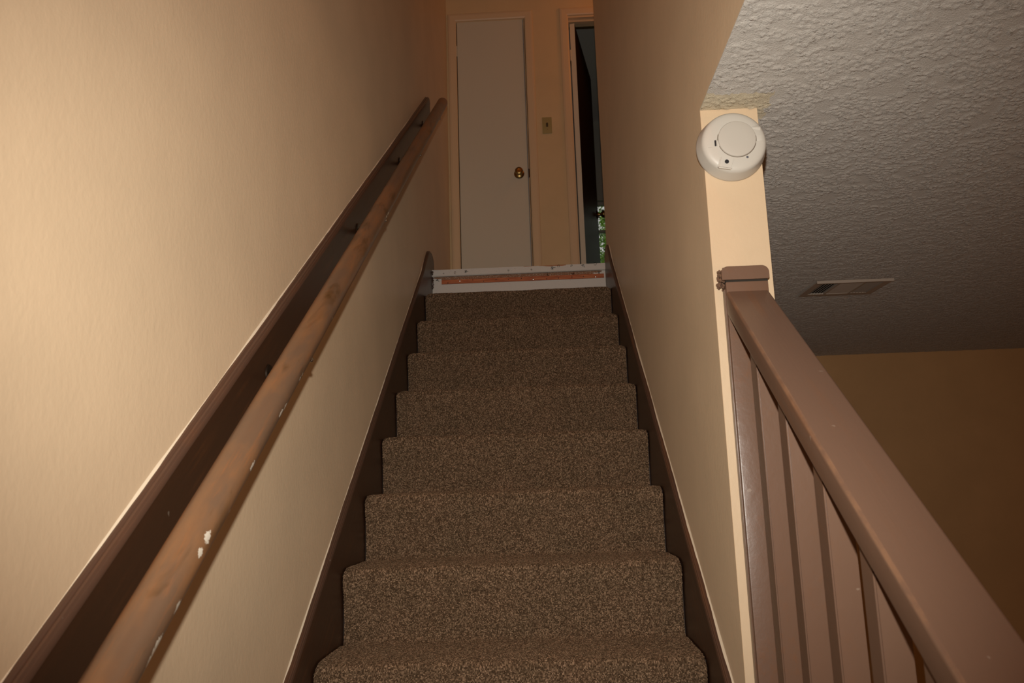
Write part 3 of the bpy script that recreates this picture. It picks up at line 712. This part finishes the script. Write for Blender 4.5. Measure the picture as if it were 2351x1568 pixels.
# button at upper right, slot at left, raised test pad with hole, small lens
bm = nb(); tube(bm, [DC+Vector((.030, -.036, .0285)), DC+Vector((.048, -.0365, .0275)), DC+Vector((.0550, -.0360, .0265))], [.0055, .0065, .0062], 20)
obj('latch_tab', bm, 'det', sd, True)
obj('side_pad', mbox(DX+.042, DX+.058, PY-.0425, PY-.034, DZ-.003, DZ+.014, bev=.003), 'det', sd, True)
bm = nb(); bm2 = mbox(DX-.0425, DX-.0395, PY-.0445, PY-.038, DZ-.010, DZ+.003, bev=.001); obj('slot', bm2, 'black', sd); bm.free()
obj('slot_rim', mbox(DX-.0390, DX-.0370, PY-.0450, PY-.038, DZ-.010, DZ+.0050, bev=.0008), 'det2', sd)
obj('ridge', mbox(DX-.056, DX-.043, PY-.0418, PY-.038, DZ-.0125, DZ-.0110, bev=.0006), 'det2', sd)
bm = nb(); q = [(-.0400, -.0575), (-.0110, -.0630), (-.0045, -.0395), (-.0330, -.0335)]
a = [bm.verts.new((DX+x, PY-.036, DZ+z)) for x, z in q]; b = [bm.verts.new((DX+x*1.0, PY-(.0475 if z > -.05 else .0445), DZ+z)) for x, z in q]
bm.faces.new(a); bm.faces.new(b[::-1])
for i in range(4): bm.faces.new((a[i], a[(i+1) % 4], b[(i+1) % 4], b[i]))
bmesh.ops.bevel(bm, geom=bm.edges[:], offset=.0022, segments=3, affect='EDGES'); pad = obj('test_pad', bm, 'det', sd, True)
obj('hole', lathe(nb(), [(0, .0003), (.0040, .0003), (.0044, 0)], (DX-.0215, PY-.0475, DZ-.0470), (0, -1, -.1), 20), 'black', pad)
obj('indicator_light', lathe(nb(), [(0, .0012), (.0018, .0008), (.0026, 0)], (DX+.0230, PY-.0424, DZ-.0370), (0, -1, 0), 16), 'lens', sd)
obj('mount_nub', lathe(nb(), [(0, .003), (.0018, .002), (.0022, 0)], (DX-.027, PY-.010, DZ-.0640), (0, 0, -1), 12), 'det', sd)

# ---------------------------------------------------------------- ceiling air vent
VX0, VX1, VY0, VY1 = 1.700, 2.012, 1.300, 1.545
v = thing('ceiling_vent', 'off-white metal air vent in the textured ceiling', 'air vent', (1.856, 1.42, ZC))
obj('duct', mbox(VX0+.03, VX1-.03, VY0+.03, VY1-.03, ZC-.0008, ZC-.0002), 'void', v)
bm = nb(); f = .030; zf0, zf1 = ZC-.007, ZC-.0004
for a in ((VX0, VX1, VY0, VY0+f), (VX0, VX1, VY1-f, VY1), (VX0, VX0+f, VY0+f, VY1-f), (VX1-f, VX1, VY0+f, VY1-f), (VX0+.098, VX0+.108, VY0+f, VY1-f), (VX1-.108, VX1-.098, VY0+f, VY1-f)): box(bm, *a, zf0, zf1)
box(bm, VX0, VX1, VY0-.002, VY0, ZC-.012, ZC-.0004)
obj('frame', bm, 'vent', v)
def slat(a, b, tilt_ax, w):
    a = Vector(a); b = Vector(b); d = (b-a).normalized(); tv = Vector(tilt_ax); th = .0008; nn = d.cross(tv).normalized()*th; bm = nb()
    c = [bm.verts.new(p) for p in (a-nn, a+nn, a+tv*w+nn, a+tv*w-nn, b-nn, b+nn, b+tv*w+nn, b+tv*w-nn)]
    for q in ((0, 1, 2, 3), (4, 7, 6, 5), (0, 4, 5, 1), (1, 5, 6, 2), (2, 6, 7, 3), (3, 7, 4, 0)): bm.faces.new([c[i] for i in q])
    obj('louver', bm, 'vent', v)
for i in range(5):
    x = VX0+.036+i*.0125; slat((x, VY0+f, ZC-.006), (x, VY1-f, ZC-.006), (.85, 0, .5), .009)
    x = VX1-.036-i*.0125; slat((x, VY0+f, ZC-.006), (x, VY1-f, ZC-.006), (-.88, 0, .45), .0105)
for i in range(11):
    y = VY0+.036+i*.0168; slat((VX0+.108, y, ZC-.006), (VX1-.108, y, ZC-.006), (0, -.95, .3), .015)
